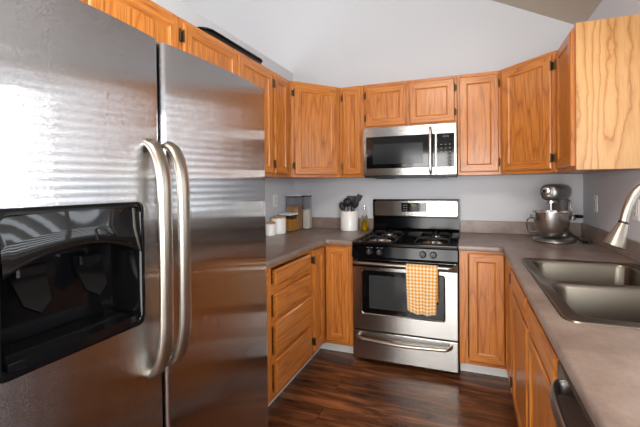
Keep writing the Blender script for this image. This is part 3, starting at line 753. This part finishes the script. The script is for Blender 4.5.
me = bpy.data.meshes.new('dish_towel'); bm.to_mesh(me); bm.free(); me.materials.append(GING)
for p in me.polygons: p.use_smooth = True
tw = bpy.data.objects.new('dish_towel', me); COL.objects.link(tw); tw.location = (.381, -.03, 0)
mod = tw.modifiers.new('cloth thickness', 'SOLIDIFY'); mod.thickness = .003; mod.offset = 0
tag(tw, 'orange and white gingham dish towel hanging on the oven door handle', 'towel')

# ------------------------------------------------------------------ microwave
mw = thing('microwave', 'stainless over the range microwave under the short oak cabinet', 'microwave', (.384, -.002, 1.40))
def Q(x, y, z): return (x-.384, y+.002, z-1.40)
def qbox(bm, x0, x1, y0, y1, z0, z1, **k): box(bm, x0-.384, x1-.384, y0+.002, y1+.002, z0-1.40, z1-1.40, **k)
bm = B(); qbox(bm, .016, .752, -.372, -.004, 1.412, 1.803); link('body', bm, BLACK, mw)
md = link('door', B(), STEELH, mw); bm = B()
def ql(x0, x1, z0, z1, y, r): return [Q(p[0], y, p[1]) for p in rrect(x0, x1, z0, z1, r)]
loops(bm, [ql(.016, .600, 1.412, 1.803, -.3725, .004), ql(.016, .600, 1.412, 1.803, -.398, .004), ql(.019, .598, 1.415, 1.800, -.401, .004), ql(.040, .594, 1.470, 1.728, -.401, .006), ql(.043, .591, 1.473, 1.725, -.397, .005)], cap0=True)
bm.to_mesh(md.data); bm.free(); md.data.materials.clear(); md.data.materials.append(STEELH)
bm = B(); loops(bm, [ql(.043, .591, 1.473, 1.725, -.3965, .005), ql(.044, .590, 1.474, 1.724, -.3985, .005)], cap1=True); link('window', bm, BGLASS, md)
bm = B(); loops(bm, [ql(.095, .50, 1.505, 1.668, -.399, .004), ql(.096, .499, 1.506, 1.667, -.3993, .004)], cap1=True); link('window_mesh', bm, mat('perforated dark screen', rgb(38, 40, 42), .12), md)
bm = B(); pts = smooth_path([Q(.560, -.399, 1.775), Q(.560, -.425, 1.768), Q(.560, -.436, 1.73), Q(.560, -.438, 1.60), Q(.560, -.436, 1.47), Q(.560, -.425, 1.432), Q(.560, -.399, 1.425)], 6)
tube(bm, pts, .0115, 14, side=(1, 0, 0)); link('handle', bm, STEELP, md, 60)
cp = link('control_panel', B(), STEELH, mw); bm = B()
loops(bm, [ql(.602, .752, 1.412, 1.803, -.3725, .004), ql(.602, .752, 1.412, 1.803, -.398, .004), ql(.604, .749, 1.415, 1.800, -.401, .004)], cap0=True, cap1=True)
bm.to_mesh(cp.data); bm.free(); cp.data.materials.clear(); cp.data.materials.append(STEELH)
bm = B(); loops(bm, [ql(.606, .736, 1.470, 1.728, -.4013, .005), ql(.607, .735, 1.471, 1.727, -.403, .005)], cap0=True, cap1=True); kp = bm
text_obj('display_digits', '12:15', .022, PALE, cp, Matrix.Translation(Q(.672, -.4035, 1.703)) @ FACE)
bm = kp
for i in range(3):
    for j in range(6): qbox(bm, .634+i*.032, .646+i*.032, -.4037, -.4031, 1.50+j*.028, 1.504+j*.028, mi=1)
link('key_pad', bm, [BGLASS, PALE], cp)
bm = B(); qbox(bm, .022, .746, -.385, -.01, 1.396, 1.4115, bev=.003)
qbox(bm, .09, .21, -.31, -.06, 1.390, 1.3962); qbox(bm, .55, .67, -.31, -.06, 1.390, 1.3962); link('underside_vent', bm, BLACK, mw)

# ------------------------------------------------------------------ things on the left counter
def can(name, label, x, y, r, h):
    t = thing(name, label, 'canister', (x, y, ZC), group='white canisters with wooden lids')
    bm = B(); lathe(bm, [(r-.004, .0006), (r, .005), (r, h-.004), (r-.003, h)], 36); link('jar', bm, CERAM, t, 40)
    bm = B(); lathe(bm, [(r-.002, h+.0005), (r+.001, h+.003), (r+.001, h+.013), (r-.003, h+.016), (0, h+.016)], 36); link('lid', bm, BAMBOO, t, 40)
can('canister', 'small white canister with a wooden lid next to the refrigerator', -.748, -.592, .042, .098)
can('canister', 'larger white canister with a wooden lid beside the amber container', -.750, -.462, .064, .134)
def bin_(label, x0, x1, y0, y1, h, fill, fh, lidm=LIDG, rz=0):
    t = thing('storage_container', label, 'container', ((x0+x1)/2, (y0+y1)/2, ZC), rz, group='clear food storage containers')
    a, b = (x1-x0)/2, (y1-y0)/2
    def q(i, z, r=.014): return [(p[0], p[1], z) for p in rrect(-a+i, a-i, -b+i, b-i, r)]
    bm = B(); loops(bm, [q(.003, .0006), q(0, .004), q(0, h), q(.002, h), q(.002, .006)], cap0=True, cap1=True); link('body', bm, CLEAR, t, 40)
    bm = B(); loops(bm, [q(.003, .0065), q(.003, fh)], cap0=True, cap1=True); link('contents', bm, fill, t)
    bm = B(); loops(bm, [q(-.003, h+.0005), q(-.003, h+.014), q(0, h+.018)], cap0=True, cap1=True); l = link('lid', bm, lidm, t)
    bm = B(); loops(bm, [q(.002, h-.010), q(.0005, h-.0005)], cap0=True, cap1=True)
    for i in (0,): link('seal', bm, GASKET, l)
    bm = B(); lathe(bm, [(.016, h+.0182), (.016, h+.021), (0, h+.021)], 20); link('push_button', bm, PLASTIC, l)
bin_('low square container of amber pasta with a pale lid', -.805, -.675, -.372, -.245, .150, AMBER, .112, rz=-.10)
bin_('tall wide container of tan oats with a pale lid', -.816, -.686, -.225, -.085, .318, BROWNF, .225)
bin_('tall slim container of white grains beside the oats', -.680, -.612, -.155, -.065, .322, CREAMF, .190)
# crock and utensils
CX, CY, CR_, CH = -.212, -.120, .081, .180
t = tag(link('utensil_crock', B(), CERAM), 'white ceramic crock holding dark utensils left of the range', 'crock'); t.location = (CX, CY, ZC)
bm = B(); lathe(bm, [(0, .0006), (CR_-.006, .0006), (CR_, .006), (CR_, CH-.004), (CR_-.003, CH), (CR_-.007, CH-.003), (CR_-.008, .012), (0, .012)], 40, closed=True)
bm.to_mesh(t.data); bm.free(); t.data.materials.clear(); t.data.materials.append(CERAM)
for p in t.data.polygons: p.use_smooth = True
t.data.set_sharp_from_angle(angle=math.radians(40))
def utensil(name, label, foot, tip, kind):
    A, T = Vector(foot), Vector(tip); d = (T-A); L_ = d.length; dn = d.normalized()
    r = thing(name, label, 'utensil', (CX+foot[0], CY+foot[1], ZC+foot[2]), group='dark cooking utensils in the crock')
    face = Vector((.42, -.91, 0)); side = dn.cross(face).normalized(); nrm = side.cross(dn).normalized()
    M = Matrix((( side.x, nrm.x, dn.x, 0), (side.y, nrm.y, dn.y, 0), (side.z, nrm.z, dn.z, 0), (0, 0, 0, 1)))
    bm = B(); tube(bm, [(0, 0, 0), (0, 0, L_-.075)], [.0075, .006], 10, M=M); link('handle', bm, UTEN, r, 50)
    bm = B(); n = 10; P1 = []
    for k in range(n+1):
        u = k/n
        if kind == 'spoon': w = .030*math.sin(PI*min(1, u*.93+.07))**.6; c = .014*math.sin(PI*u)
        elif kind == 'turner': w = .012+.032*min(1, u*2.2); c = .004*u
        elif kind == 'ladle': w = .042*math.sin(PI*min(1, u*.95+.05))**.5; c = .034*math.sin(PI*u)
        else: w = .010+.016*min(1, u*2); c = .002
        P1.append((w, c, L_-.085+u*.085))
    f1, f2 = [], []
    for w, c, z in P1:
        f1.append([bm.verts.new(M @ Vector((x, y, z))) for x, y in ((-w, 0), (-w*.5, c*.8), (0, c), (w*.5, c*.8), (w, 0))])
        f2.append([bm.verts.new(M @ Vector((x, y, z))) for x, y in ((-w, -.003), (-w*.5, c*.8-.003), (0, c-.003), (w*.5, c*.8-.003), (w, -.003))])
    for a in range(n):
        for b in range(4):
            bm.faces.new((f1[a][b], f1[a][b+1], f1[a+1][b+1], f1[a+1][b])); bm.faces.new((f2[a][b], f2[a+1][b], f2[a+1][b+1], f2[a][b+1]))
        bm.faces.new((f1[a][0], f1[a+1][0], f2[a+1][0], f2[a][0])); bm.faces.new((f1[a][4], f2[a][4], f2[a+1][4], f1[a+1][4]))
    bm.faces.new(f1[0]+f2[0][::-1]); bm.faces.new(f1[-1]+f2[-1][::-1]); bmesh.ops.remove_doubles(bm, verts=bm.verts, dist=1e-5)
    link('head', bm, UTEN, r, 50)
utensil('serving_spoon', 'dark rounded spoon leaning left out of the white crock', (.03, .006, .016), (-.088, .004, .262), 'spoon')
utensil('ladle', 'dark ladle standing upright in the middle of the crock', (.0, -.022, .016), (-.006, -.026, .305), 'ladle')
utensil('turner', 'dark broad turner standing behind the ladle in the crock', (.0, .048, .016), (.010, .050, .318), 'turner')
utensil('spatula', 'slim dark spatula leaning right out of the crock', (-.03, -.042, .016), (.124, -.046, .330), 'slim')
utensil('slotted_spoon', 'dark spoon leaning slightly right between turner and slim spatula', (-.03, .026, .016), (.070, .024, .285), 'spoon')
# oil bottle
t = thing('oil_bottle', 'glass bottle of yellow oil between crock and range', 'bottle', (-.062, -.128, ZC))
bm = B(); lathe(bm, [(.031, .0006), (.034, .004), (.034, .112), (.028, .135), (.013, .158), (.012, .192), (.0145, .194), (.0145, .2)], 28); link('glass', bm, GLASSM, t, 50)
bm = B(); lathe(bm, [(.030, .004), (.032, .007), (.032, .088), (0, .088)], 28); link('oil', bm, OIL, t, 50)
bm = B(); lathe(bm, [(.013, .2005), (.013, .212), (.006, .216), (.004, .236), (0, .236)], 18); link('pourer', bm, STEELP, t, 50)
# outlets
def outlet(label, x, y, z, nx):
    t = thing('wall_outlet', label, 'outlet', (x, y, z), PI/2 if nx > 0 else -PI/2, 'white wall outlets')
    bm = B(); box(bm, -.036, .036, -.006, -.0005, -.058, .058, bev=.003); link('plate', bm, PLASTIC, t)
    bm = B(); box(bm, -.017, .017, -.0085, -.0062, -.034, .034, bev=.0015); s = link('socket', bm, WHITE, t)
    bm = B()
    for zz in (-.018, .018):
        for xx in (-.006, .006): box(bm, xx-.001, xx+.001, -.0092, -.0086, zz-.005, zz+.005)
        box(bm, -.002, .002, -.0092, -.0086, zz-.013, zz-.009)
    link('slots', bm, GASKET, s)
outlet('white outlet plate on the left wall above the canisters', XL, -.375, 1.205, 1)
outlet('white outlet plate on the right wall just right of the mixer', XR, -.279, 1.19, -1)
outlet('white outlet plate on the right wall behind the faucet', XR, -.875, 1.19, -1)
# tray on top of the cabinets
t = thing('griddle', 'long flat black griddle lying on top of the left wall cabinets', 'griddle', (-.660, -1.225, ZT))
bm = B(); prism(bm, rrect(-.10, .10, -.285, .285, .05), .012, .045, bev=.008); link('plate', bm, BLACK, t, 40)
bm = B(); prism(bm, rrect(-.108, .108, -.293, .293, .055), .0455, .056, bev=.004); link('rim', bm, BGLOSS, t, 40)
for sx in (-.07, .07):
    for sy in (-.24, .24):
        bm = B(); lathe(bm, [(.014, .0006), (.014, .0115)], 14, M=Matrix.Translation((sx, sy, 0))); link('foot', bm, GASKET, t)

# ------------------------------------------------------------------ stand mixer (local: front = -y)
mx = thing('stand_mixer', 'pewter stand mixer with steel bowl in the right corner', 'mixer', (1.425, -.285, ZC), math.radians(-28))
def egg(a, b, z, cx=0, cy=0, n=32, p=2.0):
    out = []
    for k in range(n):
        t_ = 2*PI*k/n; c_, s_ = math.cos(t_), math.sin(t_)
        out.append((cx+a*math.copysign(abs(c_)**(2/p), c_), cy+b*math.copysign(abs(s_)**(2/p), s_), z))
    return out
bm = B(); loops(bm, [egg(.125, .150, .0006, 0, -.01, p=2.6), egg(.132, .157, .006, 0, -.01, p=2.6), egg(.132, .157, .016, 0, -.01, p=2.6), egg(.122, .147, .026, 0, -.01, p=2.6), egg(.10, .12, .030, 0, -.01)], cap0=True, cap1=True); link('foot', bm, PEWTER, mx, 50)
bm = B(); loops(bm, [egg(.075, .050, .026, 0, .105, p=3), egg(.062, .042, .08, 0, .108, p=3), egg(.056, .040, .18, 0, .108, p=3), egg(.062, .048, .27, 0, .100, p=3), egg(.066, .055, .33, 0, .095, p=3)], cap0=True, cap1=True); link('column', bm, PEWTER, mx, 50)
bm = B(); hz = .352
def hl(y, a, b, dz=0): return [(p[0], y, p[1]+hz+dz) for p in [(q_[0], q_[1]) for q_ in egg(a, b, 0, p=2.6)]]
loops(bm, [hl(.165, .03, .03), hl(.16, .05, .045), hl(.13, .064, .056), hl(.06, .070, .060), hl(-.06, .070, .060), hl(-.13, .066, .058), hl(-.165, .060, .054), hl(-.178, .052, .046), hl(-.182, .03, .03)], cap0=True, cap1=True)
bmesh.ops.translate(bm, verts=bm.verts, vec=(.012, .012, 0))
hd = link('head', bm, PEWTER, mx, 50)
bm = B(); loops(bm, [hl(-.168, .0605, .054, -.001), hl(-.150, .0655, .058, -.001)][:0] or [[(x, y, hz-.028+z) for x, y, z in egg(.0705, .170, 0, 0, -.006, p=2.8)], [(x, y, hz-.016+z) for x, y, z in egg(.0725, .172, 0, 0, -.006, p=2.8)]], cap0=True, cap1=True)
link('trim_band', bm, STEELP, hd, 40)
Mk = Matrix.Translation((0, -.178, hz+.012)) @ Matrix.Rotation(PI/2, 4, 'X')
bm = B(); lathe(bm, [(.026, 0), (.026, .012), (.021, .015), (.0, .015)], 24, M=Mk); link('hub_cap', bm, STEELP, hd, 40)
bm = B(); tube(bm, [(.0, -.178, hz+.012), (.0, -.205, hz+.012)], .008, 10); lathe(bm, [(.012, .027), (.012, .04), (0, .042)], 14, M=Mk); link('hub_knob', bm, BLACK, hd, 40)
bm = B(); lathe(bm, [(.036, hz-.075), (.036, hz-.052)], 24, M=Matrix.Translation((0, -.075, 0))); link('beater_hub', bm, STEELP, hd, 40)
# bowl with handle, carried on two arms
BZ, BY = .040, -.070
bm = B(); lathe(bm, [(.0, .0), (.055, .0), (.062, .006), (.088, .03), (.108, .075), (.116, .13), (.118, .168), (.1235, .172), (.1235, .176), (.117, .175), (.113, .13), (.105, .075), (.085, .034), (.055, .012), (0, .012)], 40, M=Matrix.Translation((0, BY, BZ)), closed=True)
bo = link('bowl', bm, STEELP, mx, 40)
hb = Matrix.Translation((0, BY, BZ)) @ Matrix.Rotation(math.radians(200), 4, 'Z')
bm = B(); pts = smooth_path([(.110, 0, .125), (.140, 0, .125), (.156, 0, .10), (.154, 0, .055), (.138, 0, .025), (.085, 0, .03)], 6)
tube(bm, pts, .010, 10, side=(0, 1, 0), flat=.55, M=hb); link('bowl_handle', bm, STEELP, bo, 50)
bm = B()
for s in (-1, 1):
    tube(bm, [(s*.055, .085, .17), (s*.110, .05, .17), (s*.130, -.02, .17), (s*.130, BY, .17)], .010, 10)
    lathe(bm, [(.011, 0), (.011, .024), (0, .026)], 12, M=Matrix.Translation((s*.131, BY, .165)))
link('bowl_arms', bm, PEWTER, mx, 50)
bm = B(); tube(bm, [(0, -.075, hz-.05), (0, -.075, .13)], .008, 10); link('beater_shaft', bm, STEELP, mx, 50)
bm = B(); pts = smooth_path([(.055, .10, .29), (.075, .09, .285), (.085, .08, .25), (.088, .07, .215), (.10, .06, .185), (.125, .055, .18)], 6); tube(bm, pts, .006, 10)
lv = link('lift_lever', bm, STEELP, mx, 50)
bm = B(); tube(bm, [(.112, .056, .18), (.118, .055, .18), (.160, .05, .18), (.165, .049, .18)], [.008, .0125, .0125, .008], 14); link('lever_grip', bm, BLACK, lv, 40)
bm = B(); pts = smooth_path([(.07, .12, .05), (.12, .09, .02), (.16, .05, .0065), (.20, .06, .0065), (.21, .02, .0065), (.18, -.01, .0065), (.165, .03, .012), (.195, .045, .014), (.215, .0, .0065)], 6)
tube(bm, pts, .0045, 8); tube(bm, [(.205, .02, .014), (.222, -.012, .014)], .0125, 10); link('power_cord', bm, BLACK, mx, 50)
